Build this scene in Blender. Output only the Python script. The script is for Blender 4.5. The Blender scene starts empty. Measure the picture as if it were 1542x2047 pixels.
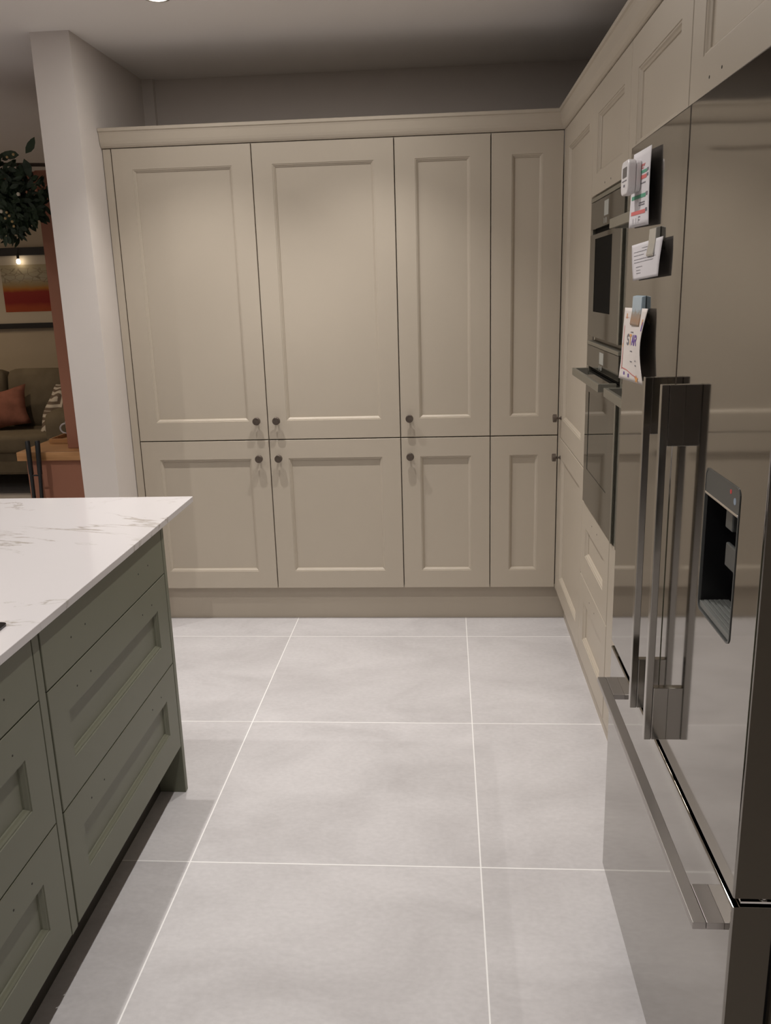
import bpy, bmesh, math, random
from mathutils import Vector, Matrix
random.seed(7)
PI = math.pi
# ------------------------------------------------------------------ camera
FOC, YAW, PITCH, ROLL, CAMH = 1716.56, 0.0755, -0.2544, -0.0291, 1.5309
sc = bpy.context.scene
C = sc.collection
cd = bpy.data.cameras.new('camera'); cam = bpy.data.objects.new('camera', cd); C.objects.link(cam)
cy, sy, cp, sp = math.cos(YAW), math.sin(YAW), math.cos(PITCH), math.sin(PITCH)
F = Vector((-sy*cp, cy*cp, sp)); Rr = Vector((cy, sy, 0)); U = Rr.cross(F)
cr, sr = math.cos(ROLL), math.sin(ROLL)
R2 = cr*Rr + sr*U; U2 = -sr*Rr + cr*U
M = Matrix((R2, U2, -F)).transposed().to_4x4(); M.translation = (0, 0, CAMH)
cam.matrix_world = M
cd.sensor_fit = 'VERTICAL'; cd.sensor_height = 36; cd.sensor_width = 36*1542/2047
cd.lens = FOC/2047*36; cd.clip_start = 0.02; cd.clip_end = 60
sc.camera = cam
# ------------------------------------------------------------------ world, exposure, lights
w = bpy.data.worlds.new('world'); sc.world = w; w.use_nodes = True
w.node_tree.nodes['Background'].inputs[0].default_value = (1.0, .85, .7, 1)
w.node_tree.nodes['Background'].inputs[1].default_value = 0.02
vs = sc.view_settings; vs.view_transform = 'Standard'; vs.look = 'None'; vs.gamma = 1; vs.exposure = 0.1
vs.use_curve_mapping = False
CEIL = 2.535
SPOT_W = 60.0
SPOT_COL = (1.0, .955, .915)
KITCHEN_LIGHTS = [(-.995, 3.285, .88, 95), (-.30, 3.285, .90, 95), (-.995, 2.05, .22, 110), (-.30, 2.05, .80, 110),
                  (-.995, .80, .2, 120), (-.30, .80, .22, 120), (-.995, -1.2, 1.2, 128), (-.30, -1.2, 1.2, 128), (-2.6, 2.6, 1.0, 128), (-2.6, .8, 1.5, 128)]  # last four are unseen fill lamps, added behind the camera and beyond the island
LIVING_FILL_LIGHTS = [(-3.4, 5.6, .40), (-4.8, 6.2, .45)]  # unseen warm lamps added to brighten the living room
GLOW_W = 2.5
# ------------------------------------------------------------------ materials
def mat(name, col, rough=.5, metal=0, spec=.5, coat=0, bump=0, bscale=60, var=0, vscale=3, emit=None, estr=0, aniso=0, trans=0):
    m = bpy.data.materials.new(name); m.use_nodes = True
    nt = m.node_tree; b = nt.nodes['Principled BSDF']
    b.inputs['Base Color'].default_value = (*col, 1); b.inputs['Roughness'].default_value = rough
    b.inputs['Metallic'].default_value = metal; b.inputs['Specular IOR Level'].default_value = spec
    b.inputs['Coat Weight'].default_value = coat
    if aniso: b.inputs['Anisotropic'].default_value = aniso
    if trans: b.inputs['Transmission Weight'].default_value = trans
    if emit: b.inputs['Emission Color'].default_value = (*emit, 1); b.inputs['Emission Strength'].default_value = estr
    tc = nt.nodes.new('ShaderNodeTexCoord')
    if var:
        n = nt.nodes.new('ShaderNodeTexNoise'); n.inputs['Scale'].default_value = vscale; n.inputs['Detail'].default_value = 6
        r = nt.nodes.new('ShaderNodeValToRGB')
        r.color_ramp.elements[0].position = .3; r.color_ramp.elements[1].position = .7
        r.color_ramp.elements[0].color = (*[c*(1-var) for c in col], 1); r.color_ramp.elements[1].color = (*[min(1, c*(1+var)) for c in col], 1)
        nt.links.new(tc.outputs['Object'], n.inputs['Vector']); nt.links.new(n.outputs['Fac'], r.inputs['Fac'])
        nt.links.new(r.outputs['Color'], b.inputs['Base Color'])
    if bump:
        n = nt.nodes.new('ShaderNodeTexNoise'); n.inputs['Scale'].default_value = bscale; n.inputs['Detail'].default_value = 4
        u = nt.nodes.new('ShaderNodeBump'); u.inputs['Strength'].default_value = bump; u.inputs['Distance'].default_value = .002
        nt.links.new(tc.outputs['Object'], n.inputs['Vector']); nt.links.new(n.outputs['Fac'], u.inputs['Height'])
        nt.links.new(u.outputs['Normal'], b.inputs['Normal'])
    return m
GREIGE = mat('greige_satin_paint', (.475, .417, .34), .42, spec=.35, bump=.03, bscale=300, var=.015)
GREEN = mat('sage_green_paint', (.155, .158, .115), .45, spec=.35, bump=.03, bscale=300, var=.03)
WALL = mat('warm_white_wall_paint', (.66, .61, .57), .8, spec=.2, bump=.08, bscale=180, var=.02)
CEILM = mat('ceiling_paint', (.78, .745, .71), .9, spec=.1, var=.01)
FARW = mat('beige_living_room_paint', (.52, .44, .33), .85, spec=.2, var=.03)
TERRA = mat('terracotta_paint', (.36, .16, .10), .6, spec=.3, var=.03)
PLINTHM = mat('dark_brown_plinth', (.03, .025, .018), .5, var=.03)  # shade of the deep recess put into the island plinth colour
DARK = mat('dark_recess', (.012, .011, .010), .7, spec=.1, var=.05)
BRONZE = mat('dark_bronze', (.12, .095, .078), .38, metal=.5, bump=.3, bscale=500, var=.2, vscale=90)
BLACKGL = mat('black_glass', (.006, .006, .007), .04, spec=.6, coat=.3)
OVENGL = mat('grey_reflective_oven_glass', (.125, .12, .10), .05, metal=.75, spec=.6)
OVENFR = mat('oven_grey_steel', (.34, .325, .275), .42, metal=.85)
DISPLAY = mat('oven_display', (.33, .33, .30), .4, metal=0, emit=(.6, .6, .55), estr=.06)
HOLE = mat('screw_hole', (.02, .018, .014), .8)
WHITEP = mat('white_plastic', (.62, .595, .60), .35)
PAPER = mat('white_paper', (.60, .575, .59), .8, spec=.1, var=.02)
PAPERC = mat('cream_paper', (.64, .585, .55), .8, spec=.1, var=.03)
INKR = mat('red_ink', (.55, .13, .12), .8); INKG = mat('green_ink', (.08, .28, .18), .8)
INKK = mat('grey_ink', (.16, .15, .17), .8); INKP = mat('purple_ink', (.14, .07, .28), .8)
INKO = mat('orange_ink', (.62, .30, .10), .8); INKB = mat('blue_ink', (.28, .34, .42), .8)
PLAST = mat('clear_plastic_clip', (.55, .54, .5), .12, metal=.5, spec=.7)
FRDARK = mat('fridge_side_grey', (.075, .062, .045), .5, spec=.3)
WOOD = None
BLACKM = mat('matt_black_metal', (.018, .019, .02), .5, spec=.4)
SOFA = mat('olive_grey_sofa_fabric', (.17, .142, .10), .95, spec=.1, bump=.5, bscale=350, var=.12, vscale=8)
RUST = mat('rust_cushion_velvet', (.25, .105, .075), .85, spec=.2, bump=.4, bscale=200, var=.2, vscale=12)
LEAF = mat('dark_green_leaf', (.022, .035, .018), .5, spec=.3, var=.45, vscale=14)
TWIG = mat('dark_twig', (.05, .03, .02), .8)
BERRY = mat('white_berry', (.5, .45, .36), .4)
GOLDB = mat('gold_berry', (.35, .24, .10), .35)
FRBLK = mat('black_picture_frame', (.02, .018, .017), .4)
MATB = mat('ivory_mount_board', (.60, .53, .42), .9)
CHROME = mat('chrome', (.75, .74, .72), .12, metal=1)

def nodes(m): return m.node_tree.nodes, m.node_tree.links
def stainless():
    m = mat('brushed_stainless', (.305, .288, .262), .1, metal=1); n, l = nodes(m); b = n['Principled BSDF']
    tc = n.new('ShaderNodeTexCoord'); mp = n.new('ShaderNodeMapping'); mp.inputs['Scale'].default_value = (3, 3, 900)
    nz = n.new('ShaderNodeTexNoise'); nz.inputs['Scale'].default_value = 1.0; nz.inputs['Detail'].default_value = 3
    l.new(tc.outputs['Object'], mp.inputs['Vector']); l.new(mp.outputs['Vector'], nz.inputs['Vector'])
    r = n.new('ShaderNodeMapRange'); r.inputs['To Min'].default_value = .03; r.inputs['To Max'].default_value = .10
    l.new(nz.outputs['Fac'], r.inputs['Value']); l.new(r.outputs['Result'], b.inputs['Roughness'])
    # very slight unevenness of the sheet
    n2 = n.new('ShaderNodeTexNoise'); n2.inputs['Scale'].default_value = 2.2; n2.inputs['Detail'].default_value = 1
    l.new(tc.outputs['Object'], n2.inputs['Vector'])
    bp = n.new('ShaderNodeBump'); bp.inputs['Strength'].default_value = .12; bp.inputs['Distance'].default_value = .01
    l.new(n2.outputs['Fac'], bp.inputs['Height']); l.new(bp.outputs['Normal'], b.inputs['Normal'])
    return m
STEEL = stainless()
def floor_mat():
    m = mat('pale_grey_porcelain_tile', (.6, .58, .58), .5, spec=.35); n, l = nodes(m); b = n['Principled BSDF']
    tc = n.new('ShaderNodeTexCoord'); sx = n.new('ShaderNodeSeparateXYZ'); l.new(tc.outputs['Object'], sx.inputs[0])
    def mth(op, a, b_=None, c=None):
        k = n.new('ShaderNodeMath'); k.operation = op
        for i, v in enumerate((a, b_, c)):
            if v is None: continue
            if isinstance(v, (int, float)): k.inputs[i].default_value = v
            else: l.new(v, k.inputs[i])
        return k.outputs[0]
    def edge(ax, off, size):
        t = mth('DIVIDE', mth('SUBTRACT', ax, off), size)
        fr = mth('FRACT', t); d = mth('MINIMUM', fr, mth('SUBTRACT', 1.0, fr))
        return mth('MULTIPLY', d, size), mth('FLOOR', t)
    dx, ix = edge(sx.outputs[0], -.7281, .8065); dy, iy = edge(sx.outputs[1], 3.6269, .7997)
    d = mth('MINIMUM', dx, dy)
    g = mth('LESS_THAN', d, .0019)
    n1 = n.new('ShaderNodeTexNoise'); n1.inputs['Scale'].default_value = 2.2; n1.inputs['Detail'].default_value = 9; n1.inputs['Roughness'].default_value = .62; n1.inputs['Distortion'].default_value = .6
    cmb = n.new('ShaderNodeCombineXYZ')
    l.new(mth('ADD', sx.outputs[0], mth('MULTIPLY', ix, 3.7)), cmb.inputs[0]); l.new(mth('ADD', mth('MULTIPLY', sx.outputs[1], 1.6), mth('MULTIPLY', iy, 5.3)), cmb.inputs[1])
    l.new(cmb.outputs[0], n1.inputs['Vector'])
    r = n.new('ShaderNodeValToRGB'); e = r.color_ramp.elements
    e[0].position = .28; e[0].color = (.50, .480, .482, 1); e[1].position = .74; e[1].color = (.66, .640, .645, 1)
    k = r.color_ramp.elements.new(.5); k.color = (.585, .566, .570, 1)
    l.new(n1.outputs['Fac'], r.inputs['Fac'])
    n2 = n.new('ShaderNodeTexNoise'); n2.inputs['Scale'].default_value = 55; n2.inputs['Detail'].default_value = 5; l.new(cmb.outputs[0], n2.inputs['Vector'])
    mr = n.new('ShaderNodeMapRange'); mr.inputs['From Min'].default_value = .3; mr.inputs['From Max'].default_value = .7; mr.inputs['To Min'].default_value = .95; mr.inputs['To Max'].default_value = 1.04
    l.new(n2.outputs['Fac'], mr.inputs['Value'])
    mu = n.new('ShaderNodeMix'); mu.data_type = 'RGBA'; mu.blend_type = 'MULTIPLY'; mu.inputs[0].default_value = 1
    l.new(r.outputs['Color'], mu.inputs[6]); l.new(mr.outputs['Result'], mu.inputs[7])
    mx = n.new('ShaderNodeMix'); mx.data_type = 'RGBA'; l.new(g, mx.inputs[0]); l.new(mu.outputs[2], mx.inputs[6]); mx.inputs[7].default_value = (.92, .91, .90, 1)
    l.new(mx.outputs[2], b.inputs['Base Color'])
    return m
FLOORM = floor_mat()
def marble():
    m = mat('white_veined_quartz', (.8, .78, .78), .12, spec=.5); n, l = nodes(m); b = n['Principled BSDF']
    tc = n.new('ShaderNodeTexCoord'); mp = n.new('ShaderNodeMapping'); mp.inputs['Rotation'].default_value = (0, 0, -.5); mp.inputs['Scale'].default_value = (1.2, 2.6, 1)
    l.new(tc.outputs['Object'], mp.inputs[0])
    nz = n.new('ShaderNodeTexNoise'); nz.inputs['Scale'].default_value = 1.15; nz.inputs['Detail'].default_value = 9; nz.inputs['Roughness'].default_value = .62; nz.inputs['Distortion'].default_value = .55
    l.new(mp.outputs[0], nz.inputs['Vector'])
    r = n.new('ShaderNodeValToRGB'); e = r.color_ramp.elements
    e[0].position = .488; e[0].color = (0, 0, 0, 1); e[1].position = .512; e[1].color = (0, 0, 0, 1); k = e.new(.5); k.color = (1, 1, 1, 1)
    l.new(nz.outputs['Fac'], r.inputs['Fac'])
    n2 = n.new('ShaderNodeTexNoise'); n2.inputs['Scale'].default_value = 3.1; n2.inputs['Detail'].default_value = 2; l.new(tc.outputs['Object'], n2.inputs['Vector'])
    r2 = n.new('ShaderNodeValToRGB'); r2.color_ramp.elements[0].position = .42; r2.color_ramp.elements[1].position = .56; l.new(n2.outputs['Fac'], r2.inputs['Fac'])
    mt = n.new('ShaderNodeMath'); mt.operation = 'MULTIPLY'; l.new(r.outputs['Color'], mt.inputs[0]); l.new(r2.outputs['Color'], mt.inputs[1])
    mx = n.new('ShaderNodeMix'); mx.data_type = 'RGBA'; l.new(mt.outputs[0], mx.inputs[0]); mx.inputs[6].default_value = (.60, .575, .578, 1); mx.inputs[7].default_value = (.36, .33, .29, 1)
    l.new(mx.outputs[2], b.inputs['Base Color'])
    return m
MARBLE = marble()
def woodm():
    m = mat('oak_wood', (.5, .25, .1), .45); n, l = nodes(m); b = n['Principled BSDF']
    tc = n.new('ShaderNodeTexCoord'); mp = n.new('ShaderNodeMapping'); mp.inputs['Scale'].default_value = (2, 26, 26); l.new(tc.outputs['Object'], mp.inputs[0])
    nz = n.new('ShaderNodeTexNoise'); nz.inputs['Scale'].default_value = 1.5; nz.inputs['Detail'].default_value = 6; l.new(mp.outputs[0], nz.inputs['Vector'])
    r = n.new('ShaderNodeValToRGB'); r.color_ramp.elements[0].position = .3; r.color_ramp.elements[1].position = .7
    r.color_ramp.elements[0].color = (.36, .17, .06, 1); r.color_ramp.elements[1].color = (.62, .33, .14, 1)
    l.new(nz.outputs['Fac'], r.inputs['Fac']); l.new(r.outputs['Color'], b.inputs['Base Color']); return m
WOOD = woodm()
def print_mat():
    m = mat('abstract_red_print', (.5, .1, .05), .8); n, l = nodes(m); b = n['Principled BSDF']
    tc = n.new('ShaderNodeTexCoord'); sx = n.new('ShaderNodeSeparateXYZ'); l.new(tc.outputs['Generated'], sx.inputs[0])
    nz = n.new('ShaderNodeTexNoise'); nz.inputs['Scale'].default_value = 5; nz.inputs['Detail'].default_value = 4; l.new(tc.outputs['Generated'], nz.inputs['Vector'])
    a = n.new('ShaderNodeMath'); a.operation = 'MULTIPLY_ADD'; a.inputs[1].default_value = .10; l.new(nz.outputs['Fac'], a.inputs[0]); l.new(sx.outputs[2], a.inputs[2])
    s = n.new('ShaderNodeMath'); s.operation = 'SUBTRACT'; l.new(a.outputs[0], s.inputs[0]); s.inputs[1].default_value = .05
    r = n.new('ShaderNodeValToRGB'); e = r.color_ramp.elements
    e[0].position = 0; e[0].color = (.38, .075, .02, 1); e[1].position = 1; e[1].color = (.42, .35, .22, 1)
    for p, c in ((.12, (.36, .06, .02, 1)), (.2, (.26, .018, .014, 1)), (.42, (.30, .03, .018, 1)), (.50, (.45, .18, .03, 1)), (.58, (.38, .27, .13, 1)), (.7, (.42, .37, .27, 1))):
        k = e.new(p); k.color = c
    l.new(s.outputs[0], r.inputs['Fac'])
    # scribbled dark lines in the upper half
    wv = n.new('ShaderNodeTexVoronoi'); wv.feature = 'DISTANCE_TO_EDGE'; wv.inputs['Scale'].default_value = 9
    mp = n.new('ShaderNodeMapping'); mp.inputs['Scale'].default_value = (1, 1, 1.3); l.new(tc.outputs['Generated'], mp.inputs[0]); l.new(mp.outputs[0], wv.inputs['Vector'])
    lt = n.new('ShaderNodeMath'); lt.operation = 'LESS_THAN'; lt.inputs[1].default_value = .035; l.new(wv.outputs['Distance'], lt.inputs[0])
    g1 = n.new('ShaderNodeMath'); g1.operation = 'GREATER_THAN'; g1.inputs[1].default_value = .62; l.new(sx.outputs[2], g1.inputs[0])
    g2 = n.new('ShaderNodeMath'); g2.operation = 'LESS_THAN'; g2.inputs[1].default_value = .93; l.new(sx.outputs[2], g2.inputs[0])
    m1 = n.new('ShaderNodeMath'); m1.operation = 'MULTIPLY'; l.new(lt.outputs[0], m1.inputs[0]); l.new(g1.outputs[0], m1.inputs[1])
    m2 = n.new('ShaderNodeMath'); m2.operation = 'MULTIPLY'; l.new(m1.outputs[0], m2.inputs[0]); l.new(g2.outputs[0], m2.inputs[1])
    m3 = n.new('ShaderNodeMath'); m3.operation = 'MULTIPLY'; m3.inputs[1].default_value = .6; l.new(m2.outputs[0], m3.inputs[0])
    mx = n.new('ShaderNodeMix'); mx.data_type = 'RGBA'; l.new(m3.outputs[0], mx.inputs[0]); l.new(r.outputs['Color'], mx.inputs[6]); mx.inputs[7].default_value = (.15, .11, .07, 1)
    l.new(mx.outputs[2], b.inputs['Base Color']); return m
PRINT = print_mat()
def throw_mat():
    m = mat('patterned_throw_fabric', (.5, .45, .38), .95); n, l = nodes(m); b = n['Principled BSDF']
    tc = n.new('ShaderNodeTexCoord'); v = n.new('ShaderNodeTexVoronoi'); v.distance = 'CHEBYCHEV'; v.inputs['Scale'].default_value = 4.0; v.inputs['Randomness'].default_value = .15
    l.new(tc.outputs['Object'], v.inputs['Vector'])
    f = n.new('ShaderNodeMath'); f.operation = 'MULTIPLY'; f.inputs[1].default_value = 5.5; l.new(v.outputs['Distance'], f.inputs[0])
    g = n.new('ShaderNodeMath'); g.operation = 'FRACT'; l.new(f.outputs[0], g.inputs[0])
    h = n.new('ShaderNodeMath'); h.operation = 'LESS_THAN'; h.inputs[1].default_value = .5; l.new(g.outputs[0], h.inputs[0])
    mx = n.new('ShaderNodeMix'); mx.data_type = 'RGBA'; l.new(h.outputs[0], mx.inputs[0]); mx.inputs[6].default_value = (.16, .12, .09, 1); mx.inputs[7].default_value = (.55, .50, .43, 1)
    l.new(mx.outputs[2], b.inputs['Base Color']); return m
THROW = throw_mat()
# ------------------------------------------------------------------ helpers
def link(name, bm, m, parent=None, smooth=False, loc=None):
    me = bpy.data.meshes.new(name); bm.normal_update(); bm.to_mesh(me); bm.free()
    if m: me.materials.append(m)
    if smooth:
        for p in me.polygons: p.use_smooth = True
    o = bpy.data.objects.new(name, me); C.objects.link(o)
    if parent: o.parent = parent
    return o
def bev(o, wd=.0015, seg=2):
    k = o.modifiers.new('bevel', 'BEVEL'); k.width = wd; k.segments = seg; k.limit_method = 'ANGLE'; k.angle_limit = math.radians(40); k.harden_normals = False
    return o
def add_box(bm, x0, x1, y0, y1, z0, z1):
    x0, x1 = sorted((x0, x1)); y0, y1 = sorted((y0, y1)); z0, z1 = sorted((z0, z1))
    v = [bm.verts.new((x, y, z)) for x in (x0, x1) for y in (y0, y1) for z in (z0, z1)]
    for f in ((0,1,3,2), (4,6,7,5), (0,4,5,1), (2,3,7,6), (0,2,6,4), (1,5,7,3)): bm.faces.new([v[i] for i in f])
    return v
def box(name, x0, x1, y0, y1, z0, z1, m, parent=None, b=0, loc0=None):
    bm = bmesh.new(); add_box(bm, x0, x1, y0, y1, z0, z1)
    o = link(name, bm, m, parent)
    if b: bev(o, b)
    return o
def boxes(name, lst, m, parent=None, b=0):
    o = None
    for a in lst:                       # each piece is a part of its own
        bm = bmesh.new(); add_box(bm, *a); o = link(name, bm, m, parent)
        if b: bev(o, b)
    return o
def tag(o, label, cat, group=None):
    o['label'] = label; o['category'] = cat
    if group: o['group'] = group
    return o
def thing(name, label, cat, group=None, loc=(0, 0, 0)):
    o = bpy.data.objects.new(name, None); o.empty_display_size = .1; C.objects.link(o)
    o.location = loc
    return tag(o, label, cat, group)
def rebase(root, loc):
    """put the Empty of a thing at its base while its parts stay where they are"""
    loc = Vector(loc); root.location = loc
    for ch in root.children:
        ch.location = ch.location - loc
def struct(o): o['kind'] = 'structure'; return o
# frames: maps local (u along, v up, d depth back) to world
def fr_back(D): return lambda u, v, d: (u, D+d, v)              # faces -Y, u = X
def fr_right(X): return lambda u, v, d: (X+d, -u, v)            # faces -X, u = -Y
def fr_isl(X): return lambda u, v, d: (X-d, u, v)               # faces +X, u = Y
def quad(bm, a): bm.faces.new([bm.verts.new(p) for p in a])
def panel_bm(T, u0, u1, v0, v1, rail=.085, th=.02, slab=False, railb=None, r=.0012):
    """framed shaker door with a quirk-and-cove moulding and a recessed flat panel"""
    bm = bmesh.new()
    railb = rail if railb is None else railb
    rings = [(0, th), (0, r), (r, 0)]
    if not slab:
        rings += [(rail-.001, 0), (rail, .0022), (rail+.0035, .0026), (rail+.0065, .0062), (rail+.0105, .0092), (rail+.0115, .0125)]
    loops = []
    for ins, d in rings:
        ib = ins if ins < rail-.002 else ins-rail+railb
        loops.append([bm.verts.new(T(*p)) for p in ((u0+ins, v0+ib, d), (u1-ins, v0+ib, d), (u1-ins, v1-ins, d), (u0+ins, v1-ins, d))])
    for a, b in zip(loops[:-1], loops[1:]):
        for i in range(4):
            j = (i+1) % 4; bm.faces.new((a[i], a[j], b[j], b[i]))
    bm.faces.new(loops[-1]); bm.faces.new(loops[0][::-1])
    bmesh.ops.recalc_face_normals(bm, faces=bm.faces)
    return bm
def lathe_bm(prof, O, ax, seg=24):
    """surface of revolution: prof = [(distance along ax, radius)]"""
    bm = bmesh.new(); ax = Vector(ax).normalized(); O = Vector(O)
    t = Vector((0, 0, 1)) if abs(ax.z) < .9 else Vector((1, 0, 0))
    e1 = ax.cross(t).normalized(); e2 = ax.cross(e1)
    L = []
    for a, r in prof:
        L.append([bm.verts.new(O+ax*a+(e1*math.cos(2*PI*k/seg)+e2*math.sin(2*PI*k/seg))*r) for k in range(seg)])
    for p, q in zip(L[:-1], L[1:]):
        for k in range(seg): j = (k+1) % seg; bm.faces.new((p[k], p[j], q[j], q[k]))
    bm.faces.new(L[0][::-1]); bm.faces.new(L[-1])
    bmesh.ops.recalc_face_normals(bm, faces=bm.faces)
    return bm
def knob(parent, O, ax):
    seg = 30
    bm = lathe_bm([(0, .0085), (.0025, .0085), (.004, .0045), (.016, .0045), (.019, .006), (.0195, .0155), (.0205, .0172), (.0335, .0172), (.0355, .0155)], O, ax, seg)
    o = link('knob', bm, BRONZE, parent)
    return o
def holes(parent, pts, ax, r=.0026):
    for p in pts:
        bm = lathe_bm([(-.0002, r), (.0004, r)], p, ax, 10)
        link('screw_hole', bm, HOLE, parent)
# ------------------------------------------------------------------ structure
D, X = 3.812, .489
WX, BY = -1.45, 4.45
X1, Y0, XL, YF = 1.12, -5.5, -6.2, 7.4
struct(box('floor', XL, X1+.1, Y0, YF+.1, -.08, 0, FLOORM))
struct(box('ceiling', XL, X1+.1, Y0, YF+.1, CEIL, CEIL+.08, CEILM))
struct(box('wall_back', WX, X1+.1, BY, BY+.1, 0, CEIL, WALL))
struct(box('wall_right', X1, X1+.1, Y0, BY, 0, CEIL, WALL))
struct(box('wall_left', -1.607, WX, 3.6, BY+.1, 0, CEIL, WALL))
struct(box('wall_far', XL, X1, YF, YF+.1, 0, CEIL, FARW))
struct(box('wall_side', XL-.1, XL, Y0, YF, 0, CEIL, WALL))
struct(box('wall_front', XL, X1, Y0-.1, Y0, 0, CEIL, WALL))
struct(box('trim_1', WX, WX+.055, BY-.03, BY, 2.2, CEIL, WALL))
struct(box('baseboard_far', XL, X1, YF-.018, YF, 0, .14, MATB))
# ------------------------------------------------------------------ downlights
def downlight(x, y, k, label, group, col, watt, size=100, visible=True):
    t = thing('downlight', label, 'ceiling light', group, (x, y, CEIL))
    link('ring', lathe_bm([(0, .047), (-.004, .046), (-.005, .040), (-.002, .036), (.001, .036)], (0, 0, 0), (0, 0, 1), 40), CHROME, t, True)
    link('lens', lathe_bm([(-.003, .0345), (-.0015, .036)], (0, 0, 0), (0, 0, 1), 32), LENS, t)
    ld = bpy.data.lights.new('downlight_beam', 'SPOT'); ld.energy = watt*k; ld.color = col; ld.spot_size = math.radians(size); ld.spot_blend = 1.0; ld.shadow_soft_size = .006
    lo = bpy.data.objects.new('bulb', ld); C.objects.link(lo); lo.parent = t; lo.location = (0, 0, -.012)
    ad = bpy.data.lights.new('downlight_glow', 'AREA'); ad.shape = 'DISK'; ad.size = .06; ad.energy = GLOW_W; ad.color = col
    ao = bpy.data.objects.new('diffuse_glow', ad); C.objects.link(ao); ao.parent = t; ao.location = (0, 0, -.008)
LENS = mat('lit_lamp_lens', (1, 1, 1), .3, emit=(1, .93, .82), estr=18)
names = ['round recessed ceiling downlight over the island, nearest the back cabinets', 'round recessed ceiling downlight in front of the narrow back cabinets',
         'round recessed ceiling downlight above the island worktop middle', 'round recessed ceiling downlight above the walkway middle',
         'round recessed ceiling downlight above the island hob', 'round recessed ceiling downlight above the walkway beside the fridge',
         'round recessed ceiling downlight behind the camera over the island end', 'round recessed ceiling downlight behind the camera over the walkway',
         'round recessed ceiling downlight beyond the island, nearest the living room', 'round recessed ceiling downlight beyond the island hob']
for (x, y, k, sz), nm in zip(KITCHEN_LIGHTS, names): downlight(x, y, k, nm, 'kitchen ceiling downlights', SPOT_COL, SPOT_W, sz)
for (x, y, k), nm in zip(LIVING_FILL_LIGHTS, ['round recessed ceiling downlight in the living room in front of the sofa', 'round recessed ceiling downlight in the living room corner']):
    downlight(x, y, k, nm, 'living room downlights', (1, .78, .55), SPOT_W, 140)
# ------------------------------------------------------------------ back run of tall cabinets
TB = fr_back(D)
ZB, ZM, ZT = .168, .8815, 2.137
g = .002
def tall_cab(x0, x1, label, kx, end=False, grp='tall greige cabinets along the back wall'):
    t = thing('tall_cabinet', label, 'cabinet', grp)
    c = box('carcass', x0+.001, x1-.001, D+.0225, BY-.03, ZB, 2.135, GREIGE, t)
    for nm, a, b in (('door', ZB, ZM-.003), ('door', ZM+.0005, ZT-.003)):
        d = link(nm, panel_bm(TB, x0+g, x1-g, a+.0015, b), GREIGE, t)
        if kx is not None: knob(d, (kx, D, .970 if b > 1 else .798), (0, -1, 0))
    if end: box('end_panel', WX+.003, x0-.003, D+.004, D+.022, .0, 2.135, GREIGE, t, .001)
    rebase(t, ((x0+x1)/2, D+.3, ZB))
    return t
tall_cab(-1.41, -.81, 'tall greige two-door cabinet at the left end against the wall, knobs on its right', -.856, True)
tall_cab(-.81, -.21, 'tall greige two-door cabinet second from the left wall, knobs on its left', -.766)
tall_cab(-.21, .19, 'tall narrow greige cabinet with knobs on its left, third from the left wall', -.168)
tall_cab(.19, X-.001, 'narrowest tall greige cabinet in the corner, without knobs', None)
# plinth (L) under the run
tag(boxes('plinth', [(WX+.003, X+.06, D+.05, D+.068, 0, .166)], GREIGE, None), 'greige plinth board along the floor under the back cabinets', 'plinth')
tag(boxes('plinth', [(X+.05, X+.068, 1.945, D+.048, 0, .166)], GREIGE, None), 'greige plinth board along the floor under the right-hand oven cabinets', 'plinth')
# cornice, swept L profile with a mitre
prof = [(-.02, 2.1375), (.001, 2.1375), (.004, 2.139), (.009, 2.1445), (.013, 2.152), (.016, 2.162), (.0205, 2.190), (.023, 2.197), (.028, 2.2005), (.0285, 2.2115), (.026, 2.2135), (-.02, 2.2135)]
bm = bmesh.new()
st = []
for base in ('a', 'b', 'c'):
    row = []
    for o_, z in prof:
        if base == 'a': p = (WX+.002, D-o_, z)
        elif base == 'b': p = (X-o_, D-o_, z)
        else: p = (X-o_, .98, z)
        row.append(bm.verts.new(p))
    st.append(row)
nP = len(prof)
for a, b in zip(st[:-1], st[1:]):
    for i in range(nP): j = (i+1) % nP; bm.faces.new((a[i], a[j], b[j], b[i]))
bm.faces.new(st[0]); bm.faces.new(st[-1][::-1]); bmesh.ops.recalc_face_normals(bm, faces=bm.faces)
cor = link('cornice', bm, GREIGE); tag(cor, 'greige moulded cornice running along the top of the back and right cabinets', 'cornice')
# ------------------------------------------------------------------ right run
TR = fr_right(X)
def rdoor(par, nm, ya, yb, za, zb, **k):      # ya > yb, world Y
    return link(nm, panel_bm(TR, -ya+g, -yb-g, za+.0015, zb-.0015, **k), GREIGE, par)
t = thing('larder_cabinet', 'tall greige larder cabinet in the right corner beside the ovens, two knobs', 'cabinet')
box('carcass', X+.0225, X1-.01, 3.086, 3.80, ZB, 2.135, GREIGE, t)
box('corner_post', X, X+.02, 3.764, D-.001, ZB, 2.135, GREIGE, t)
for a, b in ((ZB, ZM), (ZM+.002, ZT-.001)):
    d = rdoor(t, 'door', 3.762, 3.087, a, b)
    knob(d, (X, 3.722, .970 if b > 1 else .798), (-1, 0, 0))
rebase(t, (X+.3, 3.42, ZB))

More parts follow.
